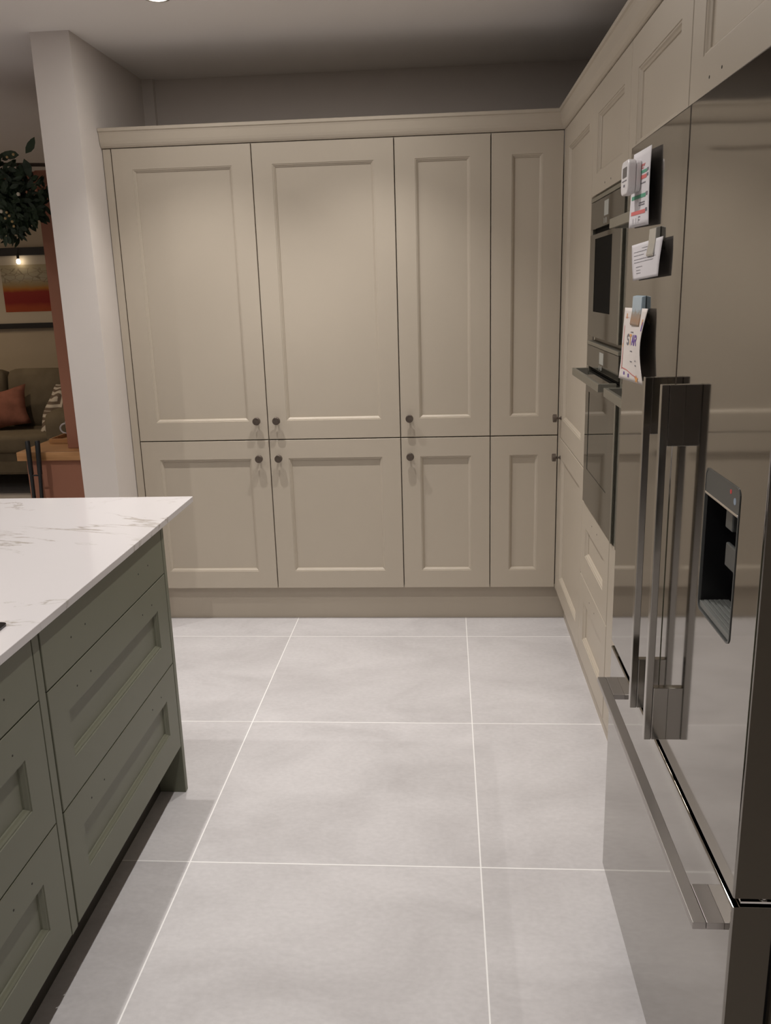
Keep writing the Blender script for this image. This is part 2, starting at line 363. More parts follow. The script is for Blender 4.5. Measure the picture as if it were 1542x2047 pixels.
def oven_column(ya, yb, label, drawers=True, fill=None):
    t = thing('oven_housing_cabinet', label, 'cabinet', 'greige oven housing cabinets')
    # open carcass: sides, back, shelves
    boxes('carcass_panel', [(X+.022, X1-.01, ya-.018, ya-.001, ZB, 2.135), (X+.022, X1-.01, yb+(.001 if yb < 2 else -.012), yb+(.018 if yb < 2 else -.002), ZB, 2.135), (X1-.03, X1-.01, yb+.0185 if yb < 2 else yb, ya-.0185, ZB, 2.135),
                      (X+.022, X1-.03, yb+.0185 if yb < 2 else yb, ya-.0185, 1.797, 1.81), (X+.022, X1-.03, yb+.0185 if yb < 2 else yb, ya-.0185, 1.340, 1.352), (X+.022, X1-.03, yb+.0185 if yb < 2 else yb, ya-.0185, .755, .769),
                      (X+.022, X1-.03, yb+.0185 if yb < 2 else yb, ya-.0185, ZB, ZB+.018)], GREIGE, t)
    d = rdoor(t, 'top_door', 2.496 if yb < 2 else ya, 1.912 if yb < 2 else yb, 1.804, ZT-.001, railb=.066)
    m_ = (ya+yb)/2
    holes(d, [(X, m_+.05, 1.827), (X, m_-.05, 1.827)], (-1, 0, 0), .003)
    yr = yb if fill is None else fill
    for a, b in ((ZB, .488), (.490, .766)):
        dd = rdoor(t, 'drawer', ya, yr, a, b)
        holes(dd, [(X, (ya+yr)/2+.05, b-.042), (X, (ya+yr)/2-.05, b-.042)], (-1, 0, 0), .0026)
    if fill is not None: box('filler_panel', X+.001, X+.02, 2.462, fill-.002, ZB, .7665, GREIGE, t, .0012)
    rebase(t, (X+.3, m_, ZB))
    return t
oven_column(3.085, 2.498, 'greige oven housing cabinet with two drawers below, next to the corner larder', fill=2.553)
oven_column(2.458, 1.943, 'greige oven housing cabinet partly hidden behind the fridge, farther from the corner')
# continuous filler between columns above drawers
def oven(y1, y0, z0, z1, label, cp, handle, window, grp):
    """y1 > y0; cp: control panel height"""
    t = thing('built_in_oven', label, 'oven', grp)
    xf = X-.004
    box('body', X+.03, X+.56, y0+.02, y1-.02, z0+.01, z1-.02, FRDARK, t)
    boxes('side_trim', [(xf+.006, X+.03, y1-.012, y1-.001, z0, z1), (xf+.006, X+.03, y0+.001, y0+.012, z0, z1)], OVENFR, t, .001)
    box('top_trim', xf-.002, X+.03, y0+.013, y1-.013, z1-.012, z1, OVENFR, t, .0015)
    zc = z1-.012-cp
    c = box('control_panel', xf, X+.03, y0+.013, y1-.013, zc, z1-.0135, OVENGL, t, .001)
    ym = (y0+y1)/2
    box('display', xf-.0006, xf, ym-.035, ym+.035, zc+cp*.34, zc+cp*.84, DISPLAY, c)
    boxes('touch_symbol', [(xf-.0006, xf, ym+.028, ym+.034, zc+cp*.08, zc+cp*.26), (xf-.0006, xf, ym-.006, ym+.004, zc+cp*.08, zc+cp*.26)], DISPLAY, c)
    box('vent_slot', X+.012, X+.03, y0+.013, y1-.013, zc-.016, zc-.0005, DARK, t)
    dz1 = zc-.017
    rg = bmesh.new()
    wy0, wy1, wz0, wz1 = window
    xd = xf-.001
    # door: frame around the window
    for a in ((y0+.013, y1-.013, wz1, dz1), (y0+.013, y1-.013, z0+.004, wz0), (y0+.013, wy0, wz0, wz1), (wy1, y1-.013, wz0, wz1)):
        add_box(rg, xd, X+.03, a[0], a[1], a[2], a[3])
    bmesh.ops.remove_doubles(rg, verts=rg.verts, dist=1e-6)
    d = link('door', rg, OVENGL, t)
    box('window', xd+.0015, X+.03, wy0, wy1, wz0, wz1, OVENBLK if cp > .075 else OVENWIN, d)
    box('edge_strip', xd-.003, xd, y0+.013, y0+.030, z0+.004, dz1, OVENFR, d, .001)
    if handle:
        hx = X-.058; hz = handle
        bm = bmesh.new()
        add_box(bm, hx, hx+.010, y0+.020, y1-.040, hz-.012, hz+.012)
        add_box(bm, hx+.010, xd, y0+.020, y0+.034, hz-.012, hz+.012); add_box(bm, hx+.010, xd, y1-.054, y1-.040, hz-.012, hz+.012)
        bev(link('handle', bm, OVENFR, d), .0012)
    rebase(t, (X+.2, ym, z0))
OVENBLK = mat('black_oven_window', (.004, .004, .004), .6, spec=.04)
OVENWIN = mat('oven_window_glass', (.10, .097, .08), .04, metal=.7, spec=.6)
oven(3.066, 2.486, 1.354, 1.7965, 'compact built-in oven with a black window, above the drawers nearest the corner', .086, None, (2.66, 2.955, 1.438, 1.667), 'built-in ovens')
oven(3.066, 2.486, .770, 1.3395, 'large built-in oven with a bar handle, above the greige drawers', .072, 1.237, (2.62, 2.99, .90, 1.17), 'built-in ovens')
oven(2.456, 1.964, 1.354, 1.7965, 'compact built-in oven half hidden behind the fridge, its bar handle end showing', .086, 1.679, (2.10, 2.33, 1.438, 1.655), 'built-in ovens')
oven(2.456, 1.964, .770, 1.3395, 'lower built-in oven mostly hidden behind the fridge', .072, 1.237, (2.07, 2.37, .90, 1.17), 'built-in ovens')
# bridging cabinet over the fridge
t = thing('over_fridge_cabinet', 'greige wall cabinet with a wide panelled door above the fridge', 'cabinet')
box('carcass', X+.0225, X1-.01, 1.012, 1.908, 1.85, 2.135, GREIGE, t)
d = rdoor(t, 'door', 1.910, 1.010, 1.852, ZT-.001)
holes(d, [(X, 1.774, 1.892), (X, 1.699, 1.892), (X, 1.221, 1.892), (X, 1.146, 1.892)], (-1, 0, 0), .003)
rebase(t, (X+.3, 1.46, 1.85))
tag(box('filler_strip', X+.0015, X+.021, 2.4605, 2.482, .7675, 1.797, OVENFR, None, .001), 'narrow steel filler strip between the two stacks of ovens', 'panel')
tag(box('end_panel', X-.0, X1-.01, 1.9235, 1.941, .0, 1.802, GREIGE), 'greige end panel between the ovens and the fridge', 'panel')
# ------------------------------------------------------------------ fridge
FX = .382
FR = thing('american_fridge_freezer', 'large stainless steel french-door fridge freezer with notes stuck on it', 'fridge')
DT = .056
def steel_door(name, y0, y1, z0, z1, hole=None):
    bm = bmesh.new()
    def loop(pts, x): return [bm.verts.new((x, p[0], p[1])) for p in pts]
    r = .003
    def rect(i): return [(y0+i, z0+i), (y1-i, z0+i), (y1-i, z1-i), (y0+i, z1-i)]
    N = 6
    rings = [(0, FX+DT)]+[(r*(1-math.sin(a)), FX+r*(1-math.cos(a))) for a in [PI/2*(N-k)/N for k in range(N+1)]]
    L = [loop(rect(i), x) for i, x in rings]
    for a, b in zip(L[:-1], L[1:]):
        for i in range(4): j = (i+1) % 4; bm.faces.new((a[i], a[j], b[j], b[i]))
    bm.faces.new(L[0][::-1])
    if hole is None: bm.faces.new(L[-1])
    else:
        H = [bm.verts.new((FX, p[0], p[1])) for p in hole]
        eds = [bm.edges.get((L[-1][i], L[-1][(i+1) % 4])) for i in range(4)]
        eh = [bm.edges.new((H[i], H[(i+1) % len(H)])) for i in range(len(H))]
        bmesh.ops.triangle_fill(bm, edges=eds+eh, use_beauty=True)
        H2 = [bm.verts.new((FX+.05, v.co.y, v.co.z)) for v in H]
        for i in range(len(H)): j = (i+1) % len(H); bm.faces.new((H[i], H[j], H2[j], H2[i]))
        bm.faces.new(H2)
    bmesh.ops.recalc_face_normals(bm, faces=bm.faces)
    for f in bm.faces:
        if abs(f.normal.y) > .98 and f.calc_area() > .01: f.material_index = 1  # grey painted door sides, kept darker to imitate the dim room they face
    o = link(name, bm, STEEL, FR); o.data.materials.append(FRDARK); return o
def rrect(y0, y1, z0, z1, r, n=6):
    pts = []
    for cx, cz, a0 in ((y1-r, z1-r, 0), (y0+r, z1-r, PI/2), (y0+r, z0+r, PI), (y1-r, z0+r, 3*PI/2)):
        for k in range(n+1): a = a0+PI/2*k/n; pts.append((cx+r*math.cos(a), cz+r*math.sin(a)))
    return pts
FY0, FY1, FG = 1.030, 1.920, 1.475
ld_ = steel_door('left_door', FG+.0017, FY1, .712, 1.795)
hp = rrect(1.121, 1.273, 1.043, 1.264, .012)
rd_ = steel_door('right_door', FY0, FG-.0017, .712, 1.795, hp)
dr_ = steel_door('freezer_drawer', FY0, FY1, .102, .698)
box('cabinet_body', FX+DT+.012, X1-.03, FY0+.006, FY1-.006, .028, 1.782, FRDARK, FR, .004)
box('door_seal', FX+DT, FX+DT+.012, FY0+.02, FY1-.02, .11, 1.77, DARK, FR)
boxes('foot', [(FX+DT+.02, FX+DT+.06, y, y+.04, 0, .03) for y in (FY0+.03, FY1-.07)]+[(X1-.12, X1-.08, y, y+.04, 0, .03) for y in (FY0+.03, FY1-.07)], DARK, FR)
box('hinge_bracket', FX+.012, FX+DT+.03, FY0+.004, FY0+.05, .7005, .7045, CHROME, FR, .001)
link('hinge_pin', lathe_bm([(0, .006), (.004, .006), (.006, .003)], (FX+.045, FY0+.012, .7045), (0, 0, 1), 16), CHROME, FR, True)
# handles
def vhandle(par, y0, y1):
    bm = bmesh.new(); hx = FX-.038
    add_box(bm, hx, hx+.012, y0, y1, .739, 1.369)
    add_box(bm, hx+.0124, FX+.0005, y0+.0006, y1-.0006, .739, .839); add_box(bm, hx+.0124, FX+.0005, y0+.0006, y1-.0006, 1.269, 1.369)
    bev(link('handle', bm, STEELH, par), .0009)
STEELH = mat('polished_steel_handle', (.40, .38, .35), .16, metal=1)
STEELB = mat('brushed_steel_handle', (.43, .405, .385), .42, metal=1)
vhandle(rd_, 1.408, 1.423); vhandle(ld_, 1.528, 1.543)
bm = bmesh.new(); hx = FX-.044
add_box(bm, hx, hx+.019, 1.052, 1.842, .6425, .654)
add_box(bm, hx+.0194, FX+.0005, 1.052, 1.134, .6425, .654); add_box(bm, hx+.0194, FX+.0005, 1.752, 1.842, .6425, .654)
bev(link('handle', bm, STEELB, dr_), .0009)
# dispenser
DG = mat('dispenser_grey_plastic', (.075, .078, .075), .35); DG2 = mat('dispenser_cavity_black', (.006, .006, .007), .3)
DTR = mat('dispenser_tray_grey', (.16, .165, .155), .4)
DSP = bpy.data.objects.new('water_dispenser', None); C.objects.link(DSP); DSP.parent = FR
def ring_bm(pts, w, x0, x1):
    bm = bmesh.new(); n = len(pts); cy_ = sum(p[0] for p in pts)/n; cz_ = sum(p[1] for p in pts)/n
    hy = max(abs(p[0]-cy_) for p in pts); hz = max(abs(p[1]-cz_) for p in pts)
    inn = [(cy_+(p[0]-cy_)*(hy-w)/hy, cz_+(p[1]-cz_)*(hz-w)/hz) for p in pts]
    A = [bm.verts.new((x0, *p)) for p in pts]; B = [bm.verts.new((x0, *p)) for p in inn]; A2 = [bm.verts.new((x1, *p)) for p in pts]; B2 = [bm.verts.new((x1, *p)) for p in inn]
    for i in range(n):
        j = (i+1) % n
        bm.faces.new((A[i], A[j], B[j], B[i])); bm.faces.new((B[i], B[j], B2[j], B2[i])); bm.faces.new((A2[i], A2[j], A[j], A[i])); bm.faces.new((B2[i], B2[j], A2[j], A2[i]))
    bmesh.ops.recalc_face_normals(bm, faces=bm.faces); return bm
link('bezel', ring_bm(hp, .0022, FX-.0012, FX+.047), DG, DSP)
bm = bmesh.new()
pts = [p for p in rrect(1.1235, 1.2705, 1.0455, 1.2615, .0105) if p[1] > 1.24]
pts += [(1.1235, 1.2285), (1.2705, 1.2285)]
pts.sort(key=lambda p: math.atan2(p[1]-1.243, p[0]-1.197))
a_ = [bm.verts.new((FX-.0006, *p)) for p in pts]; b_ = [bm.verts.new((FX+.03, *p)) for p in pts]
bm.faces.new(a_); bm.faces.new(b_[::-1])
for i in range(len(pts)): j = (i+1) % len(pts); bm.faces.new((a_[i], a_[j], b_[j], b_[i]))
bmesh.ops.recalc_face_normals(bm, faces=bm.faces); cpn = link('control_panel', bm, DG, DSP)
box('panel_edge', FX-.0018, FX+.006, 1.1235, 1.2705, 1.2245, 1.2285, CHROME, DSP, .0008)
box('cavity_lining', FX+.046, FX+.0495, 1.1235, 1.2705, 1.0455, 1.2615, DG2, DSP)
boxes('cavity_side', [(FX+.003, FX+.046, 1.1235, 1.1245, 1.056, 1.224), (FX+.003, FX+.046, 1.2695, 1.2705, 1.056, 1.224)], DG2, DSP)
box('paddle', FX+.016, FX+.022, 1.15, 1.215, 1.130, 1.165, DG, DSP, .002)
box('spout', FX+.010, FX+.045, 1.175, 1.205, 1.19, 1.2245, DG, DSP, .002)
boxes('drip_tray', [(FX+.001, FX+.045, 1.1245, 1.2695, 1.047, 1.056)]+[(FX+.006+.007*k, FX+.010+.007*k, 1.130, 1.264, 1.056, 1.0585) for k in range(5)], DTR, DSP, .0006)
link('indicator_light', lathe_bm([(-.0004, .0032), (.0004, .0032)], (FX-.0006, 1.158, 1.2525), (-1, 0, 0), 14), mat('red_indicator', (.5, .05, .05), .4, emit=(.9, .05, .05), estr=.08), cpn)
link('indicator_symbol', lathe_bm([(0, .0048), (.0005, .0048)], (FX-.0004, 1.140, 1.243), (-1, 0, 0), 16), INKB, cpn)
rebase(FR, (FX+.3, 1.475, 0))
# ------------------------------------------------------------------ notes on the fridge
class Sheet:
    """curved paper from four corners TL TR BR BL plus bulge towards the room"""
    def __init__(s, c, bulge, n=12, yo=None):
        s.c = [Vector(p) for p in c]; s.b = bulge; s.n = n; s.yo = yo
    def P(s, u, v, off=0):
        TL, TR_, BR, BL = s.c
        p = (TL*(1-u)+TR_*u)*(1-v)+(BL*(1-u)+BR*u)*v
        if s.yo: p.y += s.yo(u, v)
        return Vector((min(p.x-s.b(u, v)-off, FX-.0008-off), p.y, p.z))
    def build(s, name, m, parent=None):
        bm = bmesh.new(); n = s.n
        G = [[bm.verts.new(s.P(i/n, j/n)) for i in range(n+1)] for j in range(n+1)]
        G2 = [[bm.verts.new(s.P(i/n, j/n, -.0003)) for i in range(n+1)] for j in range(n+1)]
        for j in range(n):
            for i in range(n):
                bm.faces.new((G[j][i], G[j][i+1], G[j+1][i+1], G[j+1][i])); bm.faces.new((G2[j][i], G2[j+1][i], G2[j+1][i+1], G2[j][i+1]))
        for k in range(n):
            for a, b in (((0, k), (0, k+1)), ((n, k+1), (n, k)), ((k+1, 0), (k, 0)), ((k, n), (k+1, n))):
                bm.faces.new((G[a[0]][a[1]], G2[a[0]][a[1]], G2[b[0]][b[1]], G[b[0]][b[1]]))
        bmesh.ops.recalc_face_normals(bm, faces=bm.faces)
        return link(name, bm, m, parent, True)
    def patch(s, bm, u0, u1, v0, v1, n=4):
        G = [[bm.verts.new(s.P(u0+(u1-u0)*i/n, v0+(v1-v0)*j/2, .0005)) for i in range(n+1)] for j in range(3)]
        for j in range(2):
            for i in range(n): bm.faces.new((G[j][i], G[j+1][i], G[j+1][i+1], G[j][i+1]))
    def stroke(s, bm, pts, wd=.008, asp=1):
        for (a, b), (c, d) in zip(pts[:-1], pts[1:]):
            L = math.hypot(c-a, d-b) or 1; nx, ny = -(d-b)/L*wd/2, (c-a)/L*wd/2*asp
            ex, ey = (c-a)/L*wd*.3, (d-b)/L*wd*.3
            bm.faces.new([bm.verts.new(s.P(x, y, .0006)) for x, y in ((a-ex+nx, b-ey+ny), (c+ex+nx, d+ey+ny), (c+ex-nx, d+ey-ny), (a-ex-nx, b-ey-ny))])
    def ink(s, name, m, par, patches=(), strokes=(), wd=.008):
        bm = bmesh.new()
        for p in patches: s.patch(bm, *p)
        for q in strokes: s.stroke(bm, q, wd)
        return link(name, bm, m, par)
GL = {'S': [[(1, .1), (.7, 0), (.3, 0), (0, .2), (.2, .45), (.8, .55), (1, .8), (.7, 1), (.3, 1), (0, .9)]], 'T': [[(0, 0), (1, 0)], [(.5, 0), (.5, 1)]],
      'A': [[(0, 1), (.5, 0), (1, 1)], [(.22, .62), (.78, .62)]], 'R': [[(0, 1), (0, 0), (.8, .05), (1, .25), (.8, .5), (0, .5)], [(.5, .5), (1, 1)]],
      'I': [[(.5, 0), (.5, 1)]], 'F': [[(1, 0), (0, 0), (0, 1)], [(0, .5), (.8, .5)]]}
def glyph(ch, u, v, w, h): return [[(u+a*w, v+b*h) for a, b in st_] for st_ in GL[ch]]
def textline(u0, u1, v, jit=.006, seg=(.02, .06)):
    out = []; u = u0
    while u < u1:
        L = random.uniform(*seg); out.append((u, min(u+L, u1), v, v+.016)); u += L+.012
    return out
# 1 printed calendar sheet, near edge standing off the door
S1 = Sheet([(.377, 1.868, 1.775), (.372, 1.690, 1.768), (.371, 1.684, 1.631), (.376, 1.887, 1.636)], lambda u, v: .0015*math.sin(PI*v)*u)
t = S1.build('printed_notice', PAPER); tag(t, 'white printed sheet with green and red bands, held under the white timer', 'paper')
S1.ink('red_band', INKR, t, [(.30, .84, .335, .385), (.10, .84, .785, .835), (.36, .74, .19, .20)])
S1.ink('green_band', INKG, t, [(.36, .84, .27, .31), (.08, .84, .575, .625)])
S1.ink('band_end', INKK, t, [(.84, .93, .262, .30), (.84, .93, .328, .366), (.84, .93, .565, .61), (.84, .93, .772, .815)])
S1.ink('printed_text', INKK, t, [p for v in (.43, .68, .71) for p in textline(.5, .8, v)]+[(.1, .85, .965, .968)], glyph('I', .2, .88, .05, .07)+glyph('I', .36, .88, .05, .07)+glyph('F', .50, .87, .10, .08), .012)
S1.ink('red_heading', INKR, t, textline(.38, .72, .205)+textline(.38, .66, .235))
# 2 small typed note
S2 = Sheet([(.377, 1.852, 1.601), (.3735, 1.577, 1.605), (.3705, 1.590, 1.539), (.376, 1.822, 1.532)], lambda u, v: .001*math.sin(PI*v))
t = S2.build('typed_note', PAPER); tag(t, 'small white typed note with lines of text under a clear clip on the fridge', 'paper')
S2.ink('printed_text', INKK, t, [p for v, a in ((.14, .45), (.22, .62), (.32, .46), (.43, .86), (.51, .80)) for p in textline(.10 if v > .2 else .38, a+(0 if v > .2 else .35), v)]+[p for v, a in ((.64, .42), (.73, .34), (.81, .36)) for p in textline(.17, a, v)])
# 3 curled certificate
def b3(u, v): return .0045*math.sin(PI*v)*(.2+.8*u)+.003*max(0, v-.75)*4*(1-u)
S3 = Sheet([(.377, 1.895, 1.478), (.374, 1.669, 1.481), (.369, 1.662, 1.340), (.371, 1.889, 1.331)], b3, 18, lambda u, v: .026*u*math.sin(PI*v)**1.3)
t = S3.build('star_certificate', PAPERC); tag(t, 'curled cream certificate with coloured STAR lettering hanging from a clip on the fridge', 'paper')
for ch, m_, u in (('S', INKK, .30), ('T', INKO, .43), ('A', INKP, .56), ('R', INKP, .69)):
    S3.ink('letter', m_, t, (), glyph(ch, u, .37, .10, .125), .03)
S3.ink('border', INKR, t, [(.08, .10, .25, .86), (.09, .28, .13, .135)], [[(.12, .84), (.35, .855), (.6, .9), (.85, .93)]], .012)
S3.ink('small_text', INKK, t, textline(.46, .60, .32)+textline(.50, .62, .58)+textline(.50, .60, .72)+textline(.74, .80, .70)+textline(.74, .8, .76))
S3.ink('purple_mark', INKP, t, [(.20, .26, .885, .93), (.40, .46, .90, .95), (.92, .96, .18, .30)])
S3.ink('orange_mark', INKO, t, [(.14, .18, .08, .15), (.90, .93, .14, .22), (.06, .1, .50, .55)])
bm = bmesh.new(); c_ = (.78, .945)
vv = [bm.verts.new(S3.P(c_[0]+(.085 if k % 2 == 0 else .035)*math.sin(2*PI*k/10), c_[1]-(.06 if k % 2 == 0 else .025)*math.cos(2*PI*k/10), .0008)) for k in range(10)]
bm.faces.new(vv); link('orange_star', bm, INKO, t)
# timer
def rounded_slab(name, x0, x1, y0, y1, z0, z1, r, m, par=None, b=.002):
    bm = bmesh.new(); pts = rrect(y0, y1, z0, z1, r, 8)
    a = [bm.verts.new((x0, *p)) for p in pts]; c = [bm.verts.new((x1, *p)) for p in pts]
    bm.faces.new(a); bm.faces.new(c[::-1])
    for i in range(len(pts)): j = (i+1) % len(pts); bm.faces.new((a[i], a[j], c[j], c[i]))
    bmesh.ops.recalc_face_normals(bm, faces=bm.faces); o = link(name, bm, m, par)
    if b: bev(o, b, 3)
    return o
t = thing('kitchen_timer', 'white plastic kitchen timer with a grey screen stuck on the fridge door', 'timer')
rounded_slab('case', FX-.034, FX-.0185, 1.772, 1.840, 1.694, 1.757, .014, WHITEP, t, .003)
rounded_slab('magnet_base', FX-.0183, FX-.0095, 1.772, 1.835, 1.698, 1.754, .010, WHITEP, t, .001)
box('screen', FX-.0347, FX-.0338, 1.785, 1.822, 1.726, 1.744, mat('timer_screen', (.09, .085, .09), .3), t)
boxes('button', [(FX-.0348, FX-.0338, 1.800, 1.812, 1.709, 1.713), (FX-.0348, FX-.0338, 1.785, 1.825, 1.719, 1.7205)], INKK, t)
rebase(t, (FX-.01, 1.806, 1.694))
# clips
def clip(y0, y1, z0, z1, m, label, top=None):
    t = thing('magnetic_clip', label, 'clip', 'magnetic clips on the fridge')
    bm = bmesh.new()
    pr = [(FX-.0005, z1), (FX-.0085, z1-.002), (FX-.0095, z0+(z1-z0)*.45), (FX-.0075, z0+.004), (FX-.006, z0), (FX-.005, z0+.003), (FX-.0065, z0+(z1-z0)*.45), (FX-.0005, z0+(z1-z0)*.6)]
    pr = [(x-.0055 if i in (3, 4, 5) else x, z) for i, (x, z) in enumerate(pr)]
    a = [bm.verts.new((x, y0, z)) for x, z in pr]; b = [bm.verts.new((x, y1, z)) for x, z in pr]
    bm.faces.new(a); bm.faces.new(b[::-1])
    for i in range(len(pr)): j = (i+1) % len(pr); bm.faces.new((a[i], a[j], b[j], b[i]))
    bmesh.ops.recalc_face_normals(bm, faces=bm.faces); bev(link('jaw', bm, m, t), .0012)
    bm = bmesh.new(); add_box(bm, FX-.006, FX-.0006, y0+.004, y1-.004, z0+(z1-z0)*.62, z1-.004); link('magnet', bm, DARK, t)
    rebase(t, (FX, (y0+y1)/2, z0)); return t
clip(1.632, 1.685, 1.574, 1.625, PLAST, 'clear plastic magnetic clip holding the small typed note')
def photo_mat():
    m = mat('beach_photo_clip', (.4, .4, .4), .25); n, l = nodes(m); b = n['Principled BSDF']
    tc = n.new('ShaderNodeTexCoord'); sx = n.new('ShaderNodeSeparateXYZ'); l.new(tc.outputs['Generated'], sx.inputs[0])
    nz = n.new('ShaderNodeTexNoise'); nz.inputs['Scale'].default_value = 6; l.new(tc.outputs['Generated'], nz.inputs['Vector'])
    a = n.new('ShaderNodeMath'); a.operation = 'MULTIPLY_ADD'; a.inputs[1].default_value = .3; l.new(nz.outputs['Fac'], a.inputs[0]); l.new(sx.outputs[2], a.inputs[2])
    r = n.new('ShaderNodeValToRGB'); e = r.color_ramp.elements; e[0].position = .1; e[0].color = (.22, .17, .13, 1); e[1].position = 1; e[1].color = (.36, .45, .52, 1)
    for p, c in ((.35, (.30, .17, .10, 1)), (.55, (.24, .20, .17, 1)), (.7, (.34, .42, .48, 1))): k = e.new(p); k.color = c
    l.new(a.outputs[0], r.inputs['Fac']); l.new(r.outputs['Color'], b.inputs['Base Color']); return m
clip(1.722, 1.804, 1.445, 1.504, photo_mat(), 'magnetic clip with a blue and brown picture holding the star certificate')
# ------------------------------------------------------------------ island
IX = -.841
TI = fr_isl(IX)
def island_unit(y0, y1, label, vis=True):
    t = thing('island_drawer_unit', label, 'cabinet', 'sage green island drawer units')
    box('carcass', IX-.0225, IX-.60, y0+.001, y1-.001, .160, .872, GREEN, t)
    for a, b, slab in ((.735, .868, True), (.4485, .732, False), (.165, .4455, False)):
        d = link('drawer', panel_bm(TI, y0+g, y1-g, a, b, slab=slab), GREEN, t)
        zz = b-.068 if slab else b-.050
        w_ = y1-y0
        holes(d, [(IX, y, zz) for y in (y1-.128, y1-.204, y0+.139, y0+.216)], (1, 0, 0), .0024)
    rebase(t, (IX-.3, (y0+y1)/2, .16))
island_unit(1.588, 2.364, 'sage green three-drawer island unit at the far end, nearest the back cabinets')
island_unit(.775, 1.554, 'sage green three-drawer island unit nearer the viewer, beneath the hob')
island_unit(-.04, .742, 'sage green three-drawer island unit below the bottom left of the view')
tag(box('island_end_panel', IX, -1.78, 2.3665, 2.388, 0, .8775, GREEN, None, .0012), 'sage green end panel of the island reaching to the floor', 'panel')
tag(box('divider_panel', IX-.001, IX-.60, 1.557, 1.585, .160, .8775, GREEN, None, .0012), 'narrow sage green upright strip between the two island drawer units', 'panel')
tag(box('divider_panel', IX-.001, IX-.60, .745, .772, .160, .8775, GREEN, None, .0012), 'narrow sage green upright strip nearest the viewer', 'panel')
tag(box('island_back_cabinet', -1.442, -1.76, -.04, 2.366, .02, .8775, GREEN, None), 'sage green back half of the kitchen island', 'cabinet')
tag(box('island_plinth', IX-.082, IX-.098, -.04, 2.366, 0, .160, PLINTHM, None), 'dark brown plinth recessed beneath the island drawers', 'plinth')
ct = box('island_worktop', -.827, -1.90, -.08, 2.660, .878, .8965, MARBLE, None, .0015); tag(ct, 'glossy white veined quartz worktop on the green island', 'worktop')
hb = thing('induction_hob', 'black glass induction hob set in the white island worktop', 'hob')
bm = bmesh.new(); pts = [(p[0], p[1]) for p in rrect(-1.40, -.888, .78, 1.564, .012, 6)]
a = [bm.verts.new((*p, .8968)) for p in pts]; b = [bm.verts.new((*p, .9012)) for p in pts]
bm.faces.new(a[::-1]); bm.faces.new(b)
for i in range(len(pts)): j = (i+1) % len(pts); bm.faces.new((a[i], a[j], b[j], b[i]))
bmesh.ops.recalc_face_normals(bm, faces=bm.faces); link('glass', bm, BLACKGL, hb)
for (x, y, r_) in ((-1.27, 1.36, .09), (-1.02, 1.36, .075), (-1.27, .98, .075), (-1.02, .98, .10)):
    bm = bmesh.new(); n_ = 40
    A = [bm.verts.new((x+r_*math.cos(2*PI*k/n_), y+r_*math.sin(2*PI*k/n_), .9015)) for k in range(n_)]; B = [bm.verts.new((x+(r_-.002)*math.cos(2*PI*k/n_), y+(r_-.002)*math.sin(2*PI*k/n_), .9015)) for k in range(n_)]
    for k in range(n_): j = (k+1) % n_; bm.faces.new((A[k], A[j], B[j], B[k]))
    link('zone_ring', bm, INKK, hb)
rebase(hb, (-1.144, 1.17, .8968))
# ------------------------------------------------------------------ living room: terracotta divider
t = thing('terracotta_divider', 'terracotta painted open divider with an upright and top shelf behind the white pillar', 'shelving')
box('base_cabinet', -2.175, -1.612, 4.225, 4.70, 0, .724, TERRA, t, .002)
box('upright', -1.978, -1.612, 4.30, 4.45, .771, 2.13, TERRA, t, .002)
box('top_shelf', -2.20, -1.612, 4.22, 4.62, 2.055, 2.115, TERRA, t, .002)
rebase(t, (-1.9, 4.45, 0))
tag(box('oak_worktop', -2.21, -1.612, 4.20, 4.74, .725, .770, WOOD, None, .002), 'orange oak top lying on the terracotta cabinet', 'worktop')
wt = thing('wooden_tray', 'small wooden tray on the oak top, beside the upright', 'tray')
boxes('tray_board', [(-2.150, -1.94, 4.455, 4.72, .7705, .776), (-2.150, -2.141, 4.455, 4.72, .7762, .796), (-1.949, -1.94, 4.455, 4.72, .7762, .796), (-2.141, -1.949, 4.455, 4.464, .7762, .796), (-2.141, -1.949, 4.711, 4.72, .7762, .796)], WOOD, wt, .001)
rebase(wt, (-2.045, 4.58, .7705))
def tube_bm(pts, r, seg=10, closed=False):
    bm = bmesh.new(); L = []; n = len(pts); P_ = [Vector(p) for p in pts]
    rr = r if isinstance(r, (list, tuple)) else [r]*n
    for i in range(n):
        a = P_[(i-1) % n] if (closed or i > 0) else P_[i]; b = P_[(i+1) % n] if (closed or i < n-1) else P_[i]
        d = (b-a).normalized(); up = Vector((0, 1, 0)) if abs(d.y) < .9 else Vector((1, 0, 0))
        e1 = d.cross(up).normalized(); e2 = d.cross(e1)
        L.append([bm.verts.new(P_[i]+(e1*math.cos(2*PI*k/seg)+e2*math.sin(2*PI*k/seg))*rr[i]) for k in range(seg)])
    m_ = n if closed else n-1
    for i in range(m_):
        p, q = L[i], L[(i+1) % n]
        for k in range(seg): j = (k+1) % seg; bm.faces.new((p[k], p[j], q[j], q[k]))
    if not closed: bm.faces.new(L[0][::-1]); bm.faces.new(L[-1])
    bmesh.ops.recalc_face_normals(bm, faces=bm.faces); return bm
# white mug, handle peeping out beside the upright
t = thing('white_mug', 'white mug on the oak top, only its looped handle showing past the upright', 'mug')
mc = (-2.098, 4.655)
link('cup', lathe_bm([(0, .034), (.002, .037), (.085, .040), (.086, .037), (.010, .033)], (*mc, .7765), (0, 0, 1), 28), WHITEP, t, True)
link('handle', tube_bm([(mc[0]-.038-.034*math.sin(PI*k/10), mc[1]-.005, .822+.028*math.cos(PI*k/10)) for k in range(11)], .005, 8), WHITEP, t, True)
rebase(t, (*mc, .7765))
